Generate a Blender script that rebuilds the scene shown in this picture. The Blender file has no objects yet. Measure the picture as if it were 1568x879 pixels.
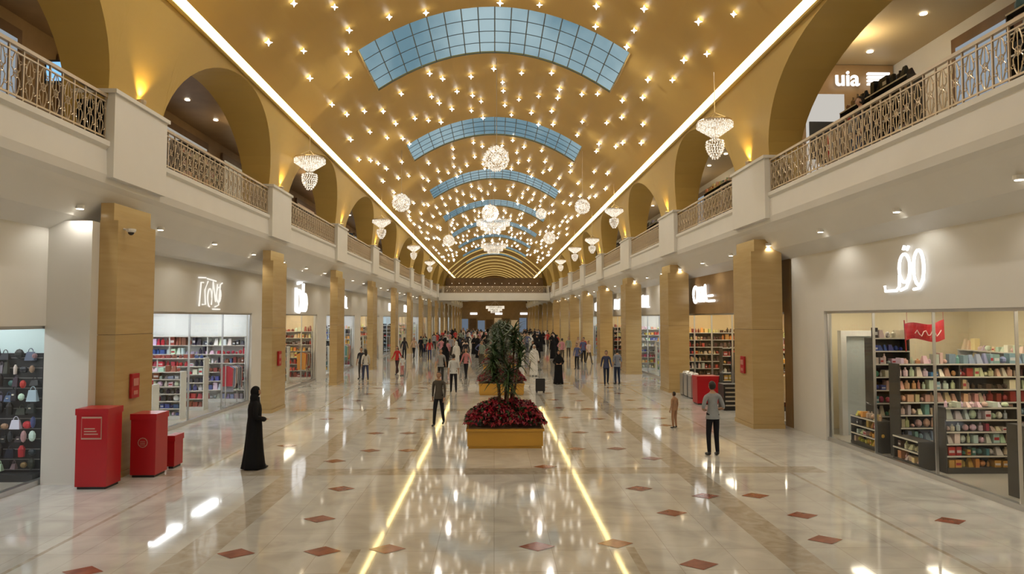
import bpy, math, random
from mathutils import Matrix, Vector
R=random.Random(7)
scene=bpy.context.scene
col=scene.collection
PI=math.pi
# ------------------------------------------------------------------ materials
MC={}
def newmat(name):
    m=bpy.data.materials.new(name); m.use_nodes=True
    nt=m.node_tree; nt.nodes.clear()
    out=nt.nodes.new('ShaderNodeOutputMaterial')
    return m,nt,out
def pbr(name,color,rough=.5,metal=0,noise=0,nscale=4,spec=.5):
    if name in MC: return MC[name]
    m,nt,out=newmat(name)
    b=nt.nodes.new('ShaderNodeBsdfPrincipled')
    nt.links.new(b.outputs[0],out.inputs[0])
    b.inputs['Base Color'].default_value=(*color,1)
    b.inputs['Roughness'].default_value=rough
    b.inputs['Metallic'].default_value=metal
    b.inputs['Specular IOR Level'].default_value=spec
    if noise>0:
        n=nt.nodes.new('ShaderNodeTexNoise'); n.inputs['Scale'].default_value=nscale; n.inputs['Detail'].default_value=5
        g=nt.nodes.new('ShaderNodeNewGeometry'); nt.links.new(g.outputs['Position'],n.inputs['Vector'])
        r=nt.nodes.new('ShaderNodeValToRGB')
        r.color_ramp.elements[0].position=.3; r.color_ramp.elements[1].position=.7
        r.color_ramp.elements[0].color=(*[c*(1-noise) for c in color],1)
        r.color_ramp.elements[1].color=(*[min(1,c*(1+noise*.6)) for c in color],1)
        nt.links.new(n.outputs[0],r.inputs[0]); nt.links.new(r.outputs[0],b.inputs['Base Color'])
    MC[name]=m; return m
def emit(name,color,s,sample=True):
    if name in MC: return MC[name]
    m,nt,out=newmat(name)
    e=nt.nodes.new('ShaderNodeEmission'); e.inputs[0].default_value=(*color,1); e.inputs[1].default_value=s
    nt.links.new(e.outputs[0],out.inputs[0])
    try: m.cycles.emission_sampling='AUTO' if sample else 'NONE'
    except Exception: pass
    MC[name]=m; return m
def attrmat(name,rough=.45,spec=.4):
    if name in MC: return MC[name]
    m,nt,out=newmat(name)
    b=nt.nodes.new('ShaderNodeBsdfPrincipled'); nt.links.new(b.outputs[0],out.inputs[0])
    a=nt.nodes.new('ShaderNodeAttribute'); a.attribute_name='Col'
    nt.links.new(a.outputs['Color'],b.inputs['Base Color'])
    b.inputs['Roughness'].default_value=rough; b.inputs['Specular IOR Level'].default_value=spec
    MC[name]=m; return m
def glassmat(name,tint,refl=.5,rough=.01):
    m,nt,out=newmat(name)
    t=nt.nodes.new('ShaderNodeBsdfTransparent'); t.inputs[0].default_value=(*tint,1)
    g=nt.nodes.new('ShaderNodeBsdfGlossy'); g.inputs['Roughness'].default_value=rough
    f=nt.nodes.new('ShaderNodeLayerWeight'); f.inputs[0].default_value=.5
    p=nt.nodes.new('ShaderNodeMath'); p.operation='POWER'; p.inputs[1].default_value=4
    q=nt.nodes.new('ShaderNodeMath'); q.operation='MULTIPLY_ADD'; q.inputs[1].default_value=refl; q.inputs[2].default_value=.045
    x=nt.nodes.new('ShaderNodeMixShader')
    nt.links.new(f.outputs['Facing'],p.inputs[0]); nt.links.new(p.outputs[0],q.inputs[0])
    nt.links.new(q.outputs[0],x.inputs[0]); nt.links.new(t.outputs[0],x.inputs[1]); nt.links.new(g.outputs[0],x.inputs[2])
    nt.links.new(x.outputs[0],out.inputs[0]); return m

def floormat():
    m,nt,out=newmat('polished_marble_floor'); L=nt.links.new; N=nt.nodes.new
    b=N('ShaderNodeBsdfPrincipled'); L(b.outputs[0],out.inputs[0])
    g=N('ShaderNodeNewGeometry'); s=N('ShaderNodeSeparateXYZ'); L(g.outputs['Position'],s.inputs[0])
    def M(op,a,bb=None,c=None):
        n=N('ShaderNodeMath'); n.operation=op
        for i,v in enumerate((a,bb,c)):
            if v is None: continue
            if isinstance(v,(int,float)): n.inputs[i].default_value=v
            else: L(v,n.inputs[i])
        return n.outputs[0]
    n1=N('ShaderNodeTexNoise'); n1.inputs['Scale'].default_value=.9; n1.inputs['Detail'].default_value=9; n1.inputs['Distortion'].default_value=1.6
    L(g.outputs['Position'],n1.inputs['Vector'])
    r=N('ShaderNodeValToRGB'); e=r.color_ramp.elements
    e[0].position=.3; e[0].color=(.46,.46,.45,1); e[1].position=.62; e[1].color=(.60,.60,.59,1)
    L(n1.outputs[0],r.inputs[0])
    br=N('ShaderNodeTexBrick'); br.offset=0; br.inputs['Scale'].default_value=1
    br.inputs['Brick Width'].default_value=.8; br.inputs['Row Height'].default_value=.8; br.inputs['Mortar Size'].default_value=.005
    br.inputs['Color1'].default_value=(1,1,1,1); br.inputs['Color2'].default_value=(.93,.92,.90,1); br.inputs['Mortar'].default_value=(.74,.71,.66,1)
    L(g.outputs['Position'],br.inputs['Vector'])
    mx=N('ShaderNodeMix'); mx.data_type='RGBA'; mx.blend_type='MULTIPLY'; mx.inputs[0].default_value=1
    L(r.outputs[0],mx.inputs[6]); L(br.outputs[0],mx.inputs[7])
    ax=M('ABSOLUTE',s.outputs[0])
    b1=M('COMPARE',ax,4.05,.27)
    ym=M('FLOORED_MODULO',M('SUBTRACT',s.outputs[1],9.7),9.6)
    b2=M('MULTIPLY',M('COMPARE',ym,4.8,.3),M('LESS_THAN',ax,6.9))
    b3=M('COMPARE',ax,6.15,.035)
    b4=M('MULTIPLY',M('COMPARE',ax,1.9,.06),M('GREATER_THAN',ym,5.1))
    band=M('MINIMUM',M('ADD',M('ADD',b1,b2),M('ADD',b3,b4)),1)
    n2=N('ShaderNodeTexNoise'); n2.inputs['Scale'].default_value=2.5; n2.inputs['Detail'].default_value=8; n2.inputs['Distortion'].default_value=2
    L(g.outputs['Position'],n2.inputs['Vector'])
    r2=N('ShaderNodeValToRGB'); e=r2.color_ramp.elements
    e[0].position=.3; e[0].color=(.34,.30,.25,1); e[1].position=.65; e[1].color=(.46,.43,.38,1)
    L(n2.outputs[0],r2.inputs[0])
    m2=N('ShaderNodeMix'); m2.data_type='RGBA'
    L(band,m2.inputs[0]); L(mx.outputs[2],m2.inputs[6]); L(r2.outputs[0],m2.inputs[7])
    L(m2.outputs[2],b.inputs['Base Color'])
    mr=N('ShaderNodeMapRange'); mr.inputs[3].default_value=.03; mr.inputs[4].default_value=.09
    L(n1.outputs[0],mr.inputs[0]); L(mr.outputs[0],b.inputs['Roughness'])
    b.inputs['IOR'].default_value=1.7
    return m
def honeymat():
    m,nt,out=newmat('honey_onyx_cladding'); L=nt.links.new; N=nt.nodes.new
    b=N('ShaderNodeBsdfPrincipled'); L(b.outputs[0],out.inputs[0])
    g=N('ShaderNodeNewGeometry'); mp=N('ShaderNodeMapping'); mp.inputs['Scale'].default_value=(.5,.5,5)
    L(g.outputs['Position'],mp.inputs[0])
    n=N('ShaderNodeTexNoise'); n.inputs['Scale'].default_value=1.6; n.inputs['Detail'].default_value=8; n.inputs['Distortion'].default_value=.4
    L(mp.outputs[0],n.inputs['Vector'])
    r=N('ShaderNodeValToRGB'); e=r.color_ramp.elements
    e[0].position=.25; e[0].color=(.43,.29,.12,1); e[1].position=.75; e[1].color=(.51,.365,.17,1)
    L(n.outputs[0],r.inputs[0]); L(r.outputs[0],b.inputs['Base Color']); b.inputs['Roughness'].default_value=.2
    return m
M_floor=floormat(); M_honey=honeymat()
M_gold=pbr('gold_ceiling_plaster',(.62,.40,.105),.45,0,.06,.5)
M_archgold=pbr('gold_arch_plaster',(.56,.375,.095),.42,0,.06,.6)
M_white=pbr('white_plaster',(.74,.725,.69),.45,0,.03,1)
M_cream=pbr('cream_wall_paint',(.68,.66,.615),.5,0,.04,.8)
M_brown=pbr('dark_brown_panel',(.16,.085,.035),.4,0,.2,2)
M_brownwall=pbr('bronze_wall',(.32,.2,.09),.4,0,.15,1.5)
M_metal=pbr('champagne_metal',(.62,.52,.40),.33,.75)
M_steel=pbr('brushed_steel',(.6,.6,.6),.3,.9)
M_dark=pbr('black_metal',(.02,.02,.022),.4)
M_frame=pbr('skylight_frame',(.13,.17,.19),.5)
M_red=pbr('red_enamel',(.42,.012,.018),.3)
M_redd=pbr('red_stone',(.27,.09,.055),.12,0,.3,6)
M_yellow=pbr('golden_planter_lacquer',(.58,.32,.05),.3,0,.08,1)
M_prod=attrmat('merchandise')
M_glass=glassmat('shop_glass',(.97,.99,.98),.3)
M_sky=glassmat('skylight_glass',(.8,.93,.95),.2,.15)
M_led=emit('warm_led_strip',(1,.76,.30),12)
M_star=emit('star_lamp',(1,.95,.84),9,False)
M_down=emit('downlight_lens',(1,.9,.72),10,False)
M_sign=emit('sign_white',(1,.98,.95),1.5)
M_shopw=emit('shop_light_white',(.95,.98,1),15)
M_shopy=emit('shop_light_warm',(1,.87,.66),14)
M_screen=emit('screen_blue',(.25,.55,.9),1.2)
# ------------------------------------------------------------------ mesh builder
class MB:
    def __init__(s): s.v=[];s.f=[];s.m=[];s.c=[];s.M=None
    def add(s,vs,fs,mat=0,c=(.8,.8,.8)):
        o=len(s.v)
        if s.M is not None: vs=[tuple(s.M@Vector(p)) for p in vs]
        s.v.extend(vs)
        for f in fs:
            s.f.append(tuple(i+o for i in f)); s.m.append(mat); s.c.append(c)
    def box(s,x0,x1,y0,y1,z0,z1,mat=0,c=(.8,.8,.8)):
        s.add([(x0,y0,z0),(x1,y0,z0),(x1,y1,z0),(x0,y1,z0),(x0,y0,z1),(x1,y0,z1),(x1,y1,z1),(x0,y1,z1)],
          [(0,3,2,1),(4,5,6,7),(0,1,5,4),(1,2,6,5),(2,3,7,6),(3,0,4,7)],mat,c)
    def lathe(s,prof,n=12,cx=0,cy=0,mat=0,c=(.8,.8,.8),cap=True):
        vs=[];fs=[]
        for (r,z) in prof:
            for i in range(n):
                a=2*PI*i/n; vs.append((cx+r*math.cos(a),cy+r*math.sin(a),z))
        for k in range(len(prof)-1):
            for i in range(n):
                j=(i+1)%n; fs.append((k*n+i,k*n+j,(k+1)*n+j,(k+1)*n+i))
        if cap:
            fs.append(tuple(range(n-1,-1,-1))); fs.append(tuple((len(prof)-1)*n+i for i in range(n)))
        s.add(vs,fs,mat,c)
    def tube(s,pts,r,n=5,mat=0,c=(.8,.8,.8),r2=None):
        pts=[Vector(p) for p in pts]; vs=[];fs=[]
        K=len(pts); up=Vector((.13,.31,.94)).normalized()
        for k in range(K):
            d=(pts[min(k+1,K-1)]-pts[max(k-1,0)])
            if d.length<1e-9: d=Vector((0,0,1))
            d.normalize(); a=d.cross(up)
            if a.length<.05: a=d.cross(Vector((1,0,0)))
            a.normalize(); b=d.cross(a)
            rr=r if r2 is None else r+(r2-r)*k/(K-1)
            for i in range(n):
                t=2*PI*i/n; vs.append(tuple(pts[k]+a*rr*math.cos(t)+b*rr*math.sin(t)))
        for k in range(K-1):
            for i in range(n):
                j=(i+1)%n; fs.append((k*n+i,k*n+j,(k+1)*n+j,(k+1)*n+i))
        fs.append(tuple(range(n))); fs.append(tuple((K-1)*n+i for i in range(n-1,-1,-1)))
        s.add(vs,fs,mat,c)
    def ell(s,c0,rad,nu=10,nv=7,mat=0,c=(.8,.8,.8),fn=None,keep=None):
        vs=[];fs=[]
        for j in range(nv+1):
            t=PI*j/nv
            for i in range(nu):
                a=2*PI*i/nu
                p=[rad[0]*math.sin(t)*math.cos(a),rad[1]*math.sin(t)*math.sin(a),rad[2]*math.cos(t)]
                if fn: p=fn(p)
                vs.append((c0[0]+p[0],c0[1]+p[1],c0[2]+p[2]))
        for j in range(nv):
            for i in range(nu):
                k=(i+1)%nu; f=(j*nu+i,(j+1)*nu+i,(j+1)*nu+k,j*nu+k)
                if keep:
                    q=[sum(vs[a][d] for a in f)/4-c0[d] for d in range(3)]
                    if not keep(q): continue
                fs.append(f)
        s.add(vs,fs,mat,c)
    def extr(s,prof,y0,y1,mat=0,c=(.8,.8,.8)):
        n=len(prof); vs=[(x,y0,z) for x,z in prof]+[(x,y1,z) for x,z in prof]
        s.add(vs,[(i,i+1,n+i+1,n+i) for i in range(n-1)],mat,c)
    def mesh(s,name,mats,smooth=False):
        me=bpy.data.meshes.new(name); me.from_pydata(s.v,[],s.f)
        for m in mats: me.materials.append(m)
        me.polygons.foreach_set('material_index',s.m)
        if smooth: me.polygons.foreach_set('use_smooth',[True]*len(s.f))
        at=me.color_attributes.new('Col','FLOAT_COLOR','CORNER'); buf=[]
        for f,c in zip(s.f,s.c): buf.extend([c[0],c[1],c[2],1.0]*len(f))
        at.data.foreach_set('color',buf)
        me.update(); return me
    def obj(s,name,mats,smooth=False,parent=None,loc=None,rot=0):
        return inst(name,s.mesh(name,mats,smooth),parent,loc,rot)
def inst(name,me,parent=None,loc=None,rot=0,sc=1):
    o=bpy.data.objects.new(name,me); col.objects.link(o)
    if loc: o.location=loc
    if rot: o.rotation_euler=(0,0,rot)
    if sc!=1: o.scale=(sc,sc,sc)
    if parent: o.parent=parent
    return o
def empty(name,loc=(0,0,0)):
    o=bpy.data.objects.new(name,None); o.location=loc; o.empty_display_size=.2; col.objects.link(o); return o
def spot(name,loc,power,color=(1,.85,.62),size=150,rad=.08,target=(0,0,-1),blend=.6):
    l=bpy.data.lights.new(name,'SPOT'); l.energy=power; l.color=color; l.spot_size=math.radians(size); l.spot_blend=blend; l.shadow_soft_size=rad
    o=bpy.data.objects.new(name,l); o.location=loc
    o.rotation_euler=Vector(target).to_track_quat('-Z','Y').to_euler(); col.objects.link(o); return o
def point(name,loc,power,color=(1,.85,.62),rad=.15):
    l=bpy.data.lights.new(name,'POINT'); l.energy=power; l.color=color; l.shadow_soft_size=rad
    o=bpy.data.objects.new(name,l); o.location=loc; col.objects.link(o); return o
# ------------------------------------------------------------------ layout
YB,YE=-3.0,165.0
LCOL=[4.2+9.6*i for i in range(0,17)]
RCOL=[8.0]+[19.8+9.6*i for i in range(0,15)]
def vz(x): return 13.7-.0739*x*x
b=MB(); b.box(-15,15,YB,YE,-.2,0); b.obj('floor',[M_floor])
D=[(-5.19,8.94),(-3.51,9.57),(-2.36,9.63),(-1.48,9.7),(.60,9.75),(1.72,9.85),(2.66,9.0),(-2.78,11.16),(2.92,11.35),(2.72,12.97),(-2.87,13.1),
(4.71,12.4),(5.0,11.16),(3.8,12.4),(4.78,9.94),(7.2,10.8),(-2.99,16.8),(-2.08,16.8),(-3.57,15.6),(-3.3,19.3),(-2.4,19.3),(1.1,14.9),
(2.0,16.9),(3.0,16.9),(3.6,15.7),(2.4,19.3),(3.3,19.3),(-5.2,17.5),(5.1,20.5)]
y=22.0
while y<88:
    for x in (-5.3,-3.3,-2.3,2.3,3.3,5.3): D.append((x,y+.3*math.sin(x*3)))
    y+=2.4
b=MB()
for x,y in D: b.add([(x-.26,y,.004),(x,y-.2,.004),(x+.26,y,.004),(x,y+.2,.004)],[(0,1,2,3)])
b.obj('floor_diamond_inlays',[M_redd])
# ------------------------------------------------------------------ vault ceiling
SK=[(22.7,26.8)]+[(22.9+12.5*i,26.5+12.5*i) for i in range(1,8)]
b=MB(); W=4.6
xs=[-6.88+13.76*i/32 for i in range(33)]
xs=sorted(set([x for x in xs if abs(abs(x)-W)>.15]+[-W,W]))
ys=[YB]
for a,c in SK: ys+=[a,c]
ys.append(YE)
for k in range(len(ys)-1):
    y0,y1=ys[k],ys[k+1]; hole=(k%2==1)
    for i in range(len(xs)-1):
        xm=(xs[i]+xs[i+1])/2
        if hole and abs(xm)<W: continue
        b.add([(xs[i],y0,vz(xs[i])),(xs[i+1],y0,vz(xs[i+1])),(xs[i+1],y1,vz(xs[i+1])),(xs[i],y1,vz(xs[i]))],[(0,1,2,3)])
b.obj('ceiling',[M_gold],True)
for a,c in SK:
    e=MB(); n=16; dz=.05
    for i in range(n):
        x0=-W+2*W*i/n; x1=-W+2*W*(i+1)/n
        e.add([(x0,a,vz(x0)+dz),(x1,a,vz(x1)+dz),(x1,c,vz(x1)+dz),(x0,c,vz(x0)+dz)],[(0,1,2,3)],0)
        for yy in (a,c): e.add([(x0,yy,vz(x0)),(x1,yy,vz(x1)),(x1,yy,vz(x1)+.1),(x0,yy,vz(x0)+.1)],[(0,1,2,3)],2)
    for i in range(n+1):
        x=-W+2*W*i/n
        e.tube([(x,a,vz(x)+.03),(x,c,vz(x)+.03)],.022,4,1)
    for k in range(5):
        yy=a+(c-a)*k/4
        e.tube([(-W+2*W*i/24,yy,vz(-W+2*W*i/24)+.03) for i in range(25)],.018,4,1)
    for sx in (-W,W): e.box(sx-.02,sx+.02,a,c,vz(W)-.02,vz(W)+.1,2)
    e.obj('window_skylight',[M_sky,M_frame,M_gold])
# stars (ceiling lamps under the vault; spikes of the jack shape imitate glints)
b=MB(); pts=[]
def star(x,y,s):
    z=vz(x)-.13; a=R.uniform(-.3,.3); ca,sa=math.cos(a),math.sin(a); q=s*.2
    tips=[(s,0,0),(-s,0,0),(0,s,0),(0,-s,0),(0,0,s),(0,0,-s)]
    cor=[(i*q,j*q,k*q) for i in (-1,1) for j in (-1,1) for k in (-1,1)]
    vs=[(x+p[0]*ca-p[1]*sa,y+p[0]*sa+p[1]*ca,z+p[2]) for p in tips+cor]
    f4=[(4,5,7,6),(0,2,3,1),(2,6,7,3),(0,1,5,4),(1,3,7,5),(0,4,6,2)]
    fs=[]
    for t,qd in enumerate(f4):
        for i in range(4): fs.append((t,6+qd[i],6+qd[(i+1)%4]))
    b.add(vs,fs)
tries=0
while len(pts)<440 and tries<40000:
    tries+=1
    x=R.uniform(-6.4,6.4); y=R.uniform(9,96)
    if any(a-.3<y<c+.3 for a,c in SK) and abs(x)<W+.3: continue
    if any((x-p)**2+(y-q)**2<1.05**2 for p,q in pts): continue
    pts.append((x,y)); star(x,y,R.uniform(.08,.105)+.0007*y)
b.obj('star_ceiling_lights',[M_star])
for s,nm in ((-1,'left'),(1,'right')):
    b=MB()
    b.add([(s*7.03,YB,10.06),(s*6.84,YB,10.24),(s*6.84,YE,10.24),(s*7.03,YE,10.06)],[(0,1,2,3)])
    b.obj('led_cove_strip_'+nm,[M_led])
# ------------------------------------------------------------------ arcade walls
def wallX(z):
    t=max(0,(z-6.63)/(10.1-6.63)); return 7.68-.68*t**1.7
def arcade(side,P,name):
    b=MB(); s=side; XB=8.45; ZT=10.1
    def pier(ya,yb):
        zz=[6.63+(ZT-6.63)*k/8 for k in range(9)]
        for k in range(8):
            b.add([(s*wallX(zz[k]),ya,zz[k]),(s*wallX(zz[k]),yb,zz[k]),(s*wallX(zz[k+1]),yb,zz[k+1]),(s*wallX(zz[k+1]),ya,zz[k+1])],[(0,1,2,3)])
        b.add([(s*XB,ya,6.63),(s*XB,yb,6.63),(s*XB,yb,11.3),(s*XB,ya,11.3)],[(0,1,2,3)])
    prev=YB
    edges=[]
    for i,(ya,yb) in enumerate(P):
        if ya>prev: edges.append((prev,ya))
        pier(ya,yb); prev=yb
    edges.append((prev,YE))
    for (ya,yb) in edges:
        c=(ya+yb)/2; hw=(yb-ya)/2; zs=7.5; za=9.95; n=28
        yy=[c-hw*math.cos(PI*i/n) for i in range(n+1)]
        h=[zs+(za-zs)*math.sqrt(max(0,1-((y-c)/hw)**2)) for y in yy]
        for i in range(n):
            m=5
            for k in range(m):
                a0=h[i]+(ZT-h[i])*k/m; a1=h[i]+(ZT-h[i])*(k+1)/m
                b0=h[i+1]+(ZT-h[i+1])*k/m; b1=h[i+1]+(ZT-h[i+1])*(k+1)/m
                b.add([(s*wallX(a0),yy[i],a0),(s*wallX(b0),yy[i+1],b0),(s*wallX(b1),yy[i+1],b1),(s*wallX(a1),yy[i],a1)],[(0,1,2,3)])
            b.add([(s*XB,yy[i],h[i]),(s*XB,yy[i+1],h[i+1]),(s*XB,yy[i+1],11.3),(s*XB,yy[i],11.3)],[(0,1,2,3)])
            b.add([(s*wallX(h[i]),yy[i],h[i]),(s*wallX(h[i+1]),yy[i+1],h[i+1]),(s*XB,yy[i+1],h[i+1]),(s*XB,yy[i],h[i])],[(0,1,2,3)])
        for y0 in (ya,yb):
            b.add([(s*wallX(6.63),y0,6.63),(s*wallX(zs),y0,zs),(s*XB,y0,zs),(s*XB,y0,6.63)],[(0,1,2,3)])
    b.tube([(s*6.98,YB,10.03),(s*6.98,YE,10.03)],.05,6)
    b.obj(name,[M_archgold])
    return edges
RP=[(y-1.2,y+1.4) for y in RCOL]
LP=[(y-.3,y+1.85) for y in LCOL]
RP[0]=(6.5,8.4)
EL=arcade(-1,LP,'wall_left_arcade'); ER=arcade(1,RP,'wall_right_arcade')
for s,nm,xw in ((-1,'left',9.25),(1,'right',8.75)):
    b=MB()
    prof=[(s*13,6.60),(s*7.62,6.60),(s*7.62,6.66),(s*7.54,6.66),(s*7.54,6.56),(s*7.6,6.5),(s*7.58,6.0),(s*7.62,5.84),(s*7.72,5.75),(s*7.82,5.62),(s*8.2,5.2),(s*8.75,4.92),(s*(xw+.4),4.9)]
    b.extr(prof,YB,YE); b.obj('gallery_slab_'+nm,[M_white])
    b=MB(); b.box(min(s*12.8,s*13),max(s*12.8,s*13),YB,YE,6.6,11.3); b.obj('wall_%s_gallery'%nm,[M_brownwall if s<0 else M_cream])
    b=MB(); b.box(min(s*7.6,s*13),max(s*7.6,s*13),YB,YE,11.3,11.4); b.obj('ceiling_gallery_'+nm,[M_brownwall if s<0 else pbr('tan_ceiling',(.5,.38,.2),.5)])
b=MB(); b.box(-15,15,YB-.2,YB,0,14); b.obj('wall_back',[M_cream])
b=MB(); b.box(-15,15,YE,YE+.2,0,14); b.obj('wall_end',[M_brownwall])
def pedestal(s,ya,yb):
    b=MB(); x0,x1=7.46,8.2
    b.box(min(s*x0,s*x1),max(s*x0,s*x1),ya,yb,5.95,7.62)
    b.box(min(s*(x0-.05),s*(x1+.03)),max(s*(x0-.05),s*(x1+.03)),ya-.05,yb+.05,7.62,7.7)
    b.obj('parapet_pedestal',[M_white])
    c=(ya+yb)/2
    if c<75:
        f=MB(); f.lathe([(.07,7.7),(.09,7.78),(.09,7.82)],10,s*7.5,c,1); f.lathe([(.07,7.821),(.0701,7.825)],10,s*7.5,c,0)
        f.obj('wall_uplight',[M_led,M_metal])
        if c<60: spot('uplight_lamp',(s*7.46,c,7.86),60,(1,.68,.2),100,.05,(s*.12,0,1))
for a,c in LP: pedestal(-1,a,c)
for a,c in RP: pedestal(1,a,c)
def railmesh(L):
    b=MB()
    b.box(-.035,.035,0,L,.86,.92); b.box(-.015,.015,0,L,.76,.785); b.box(-.015,.015,0,L,.06,.09)
    n=max(1,int(round(L/.34))); w=L/n
    for i in range(n+1):
        y=i*w; b.box(-.014,.014,y-.014,y+.014,-.02,.88)
    for i in range(n):
        c=(i+.5)*w
        for sg in (-1,1):
            b.tube([(0,c+sg*(.02+.11*math.sin(PI*t/8)*abs(math.cos(PI*t/8))**.3),.08+.69*t/8) for t in range(9)],.011,4)
            b.tube([(0,c+sg*(.10+.05*math.cos(t*.9)*(1-t/9)),.62+.05*math.sin(t*.9)*(1-t/9)) for t in range(8)],.009,4)
            b.tube([(0,c+sg*(.10+.05*math.cos(t*.9)*(1-t/9)),.24-.05*math.sin(t*.9)*(1-t/9)) for t in range(8)],.009,4)
        b.tube([(0,c,.08),(0,c,.77)],.008,4)
        b.tube([(0,c+.055*math.cos(a*PI/4),.43+.075*math.sin(a*PI/4)) for a in range(9)],.01,4)
    return b.mesh('railing_mesh',[M_metal])
RC={}
for s,E in ((-1,EL),(1,ER)):
    for (a,c) in E:
        a=max(a,1.0)
        if a>92: continue
        if c>93: c=93
        L=round(c-a-.1,2)
        if L<.5: continue
        if L not in RC: RC[L]=railmesh(L)
        inst('balcony_railing',RC[L],None,(s*7.62,a+.05,6.66))
def column(s,y0,d=1.5):
    b=MB(); x0,x1=7.5,(7.86 if s<0 else 8.4)
    a,c=min(s*x0,s*x1),max(s*x0,s*x1)
    for z0,z1 in ((0,.12),(.125,2.86),(2.87,5.15)):
        k=.02 if z0==0 else 0
        b.box(a-k,c+k,y0-k,y0+d+k,z0,z1,0)
    b.box(a+.01,c-.01,y0+.01,y0+d-.01,.01,5.1,1)
    b.box(min(s*7.6,s*x1),max(s*7.6,s*x1),y0+.02,y0+d-.02,5.1,5.5,0)
    b.obj('marble_column',[M_honey,M_brown])
for y in LCOL: column(-1,y)
for y in RCOL[1:]: column(1,y)
for s,y in ((-1,13.8),(-1,23.4),(1,19.8)):
    b=MB(); xx=s*7.49
    b.box(min(xx,xx-s*.05),max(xx,xx-s*.05),y+.55,y+.85,1.55,2.05,0)
    b.box(min(xx,xx-s*.06),max(xx,xx-s*.06),y+.6,y+.8,1.8,1.95,1); b.box(min(xx,xx-s*.058),max(xx,xx-s*.058),y+.62,y+.78,1.62,1.7,1)
    b.obj('fire_hose_sign',[M_red,pbr('sign_pink',(.55,.22,.18),.4)])
b=MB(); b.lathe([(.09,5.0),(.09,4.96),(.07,4.93)],12,-7.35,14.0,0); b.ell((-7.35,14.0,4.93),(.06,.06,.06),10,6,1); b.tube([(-7.35,14.0,4.97),(-7.52,14.0,5.0)],.02,6,0); b.obj('dome_security_camera',[M_white,M_dark])
# ------------------------------------------------------------------ shops
PAL={
 'mix':[(.6,.05,.04),(.75,.7,.6),(.06,.1,.4),(.7,.35,.08),(.8,.75,.68),(.04,.04,.05),(.1,.3,.25),(.7,.5,.3),(.5,.05,.12),(.8,.6,.1)],
 'dark':[(.02,.02,.03),(.04,.04,.05),(.14,.14,.16),(.45,.45,.47),(.75,.75,.75),(.5,.03,.04),(.1,.16,.25),(.02,.02,.02),(.3,.22,.15),(.02,.02,.02)],
 'shoe':[(.7,.7,.72),(.04,.04,.06),(.6,.05,.08),(.08,.12,.35),(.35,.38,.48),(.85,.85,.85),(.3,.08,.06)],
 'cosm':[(.8,.62,.42),(.65,.38,.18),(.85,.78,.65),(.45,.06,.05),(.08,.2,.42),(.75,.45,.3),(.85,.74,.5),(.1,.06,.04),(.3,.42,.55),(.9,.85,.8),(.78,.66,.56),(.85,.8,.72)],
 'warm':[(.6,.08,.05),(.75,.35,.08),(.8,.6,.3),(.3,.06,.04),(.85,.75,.6),(.1,.05,.03)]}
def item(b,u,v,z,w,h,d,rr,cc):
    k=rr.random()
    if k<.34:
        b.box(u-w/2,u+w/2,v-d/2,v+d/2,z,z+h,0,cc)
        if rr.random()<.35:
            c2=tuple(min(1,x*.3+.6) for x in cc) if sum(cc)<1.2 else (.5,.05,.06)
            b.box(u-w*.4,u+w*.4,v-d/2-.004,v-d/2,z+h*.3,z+h*.6,0,c2)
    elif k<.6:
        r=min(w,d)*.46; b.lathe([(r*.9,z),(r,z+h*.1),(r,z+h*.65),(r*.4,z+h*.8),(r*.4,z+h)],7,u,v,0,cc)
    elif k<.82:
        b.add([(u-w/2,v-d/2,z),(u+w/2,v-d/2,z),(u+w/2,v+d/2,z),(u-w/2,v+d/2,z),(u-w*.3,v-d*.1,z+h),(u+w*.3,v-d*.1,z+h),(u+w*.3,v+d*.1,z+h),(u-w*.3,v+d*.1,z+h)],
          [(0,3,2,1),(4,5,6,7),(0,1,5,4),(1,2,6,5),(2,3,7,6),(3,0,4,7)],0,cc)
    else:
        hh=min(h,w*1.3); b.ell((u,v-.02,z+hh/2),(w*.5,d*.45,hh/2),8,5,0,cc)
def shelf(M,L,H,depth,levels,pal,seed,white=True,dens=1.0,z0=.12):
    rr=random.Random(seed); b=MB(); b.M=M
    fc=(.75,.75,.73) if white else (.06,.055,.05)
    b.box(0,L,depth-.03,depth,0,H,0,tuple(c*.9 for c in fc))
    n=max(1,int(L/1.2))
    for i in range(n+1): b.box(i*L/n-.015,i*L/n+.015,0,depth,0,H,0,fc)
    b.box(0,L,-.02,depth,0,z0,0,fc)
    step=(H-z0)/levels
    for k in range(levels+1):
        z=z0+k*step
        if k: b.box(0,L,-.01,depth,z-.02,z,0,fc); b.box(0,L,-.018,-.01,z-.025,z+.006,0,(.7,.66,.58))
        if k==levels and rr.random()<.3: break
        u=.06
        base=rr.choice(PAL[pal]); hb=rr.uniform(.45,.85)
        while u<L-.1:
            if rr.random()<.25: base=rr.choice(PAL[pal]); hb=rr.uniform(.35,.85)
            w=rr.uniform(.08,.2)/dens; h=hb*rr.uniform(.85,1.1)*step; d=rr.uniform(.12,.22)
            cc=tuple(max(0,min(1,x*rr.uniform(.75,1.2))) for x in base)
            item(b,u+w/2,.14,z,w*.85,h,d,rr,cc)
            u+=w+rr.uniform(0,.03)
    return b
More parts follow.
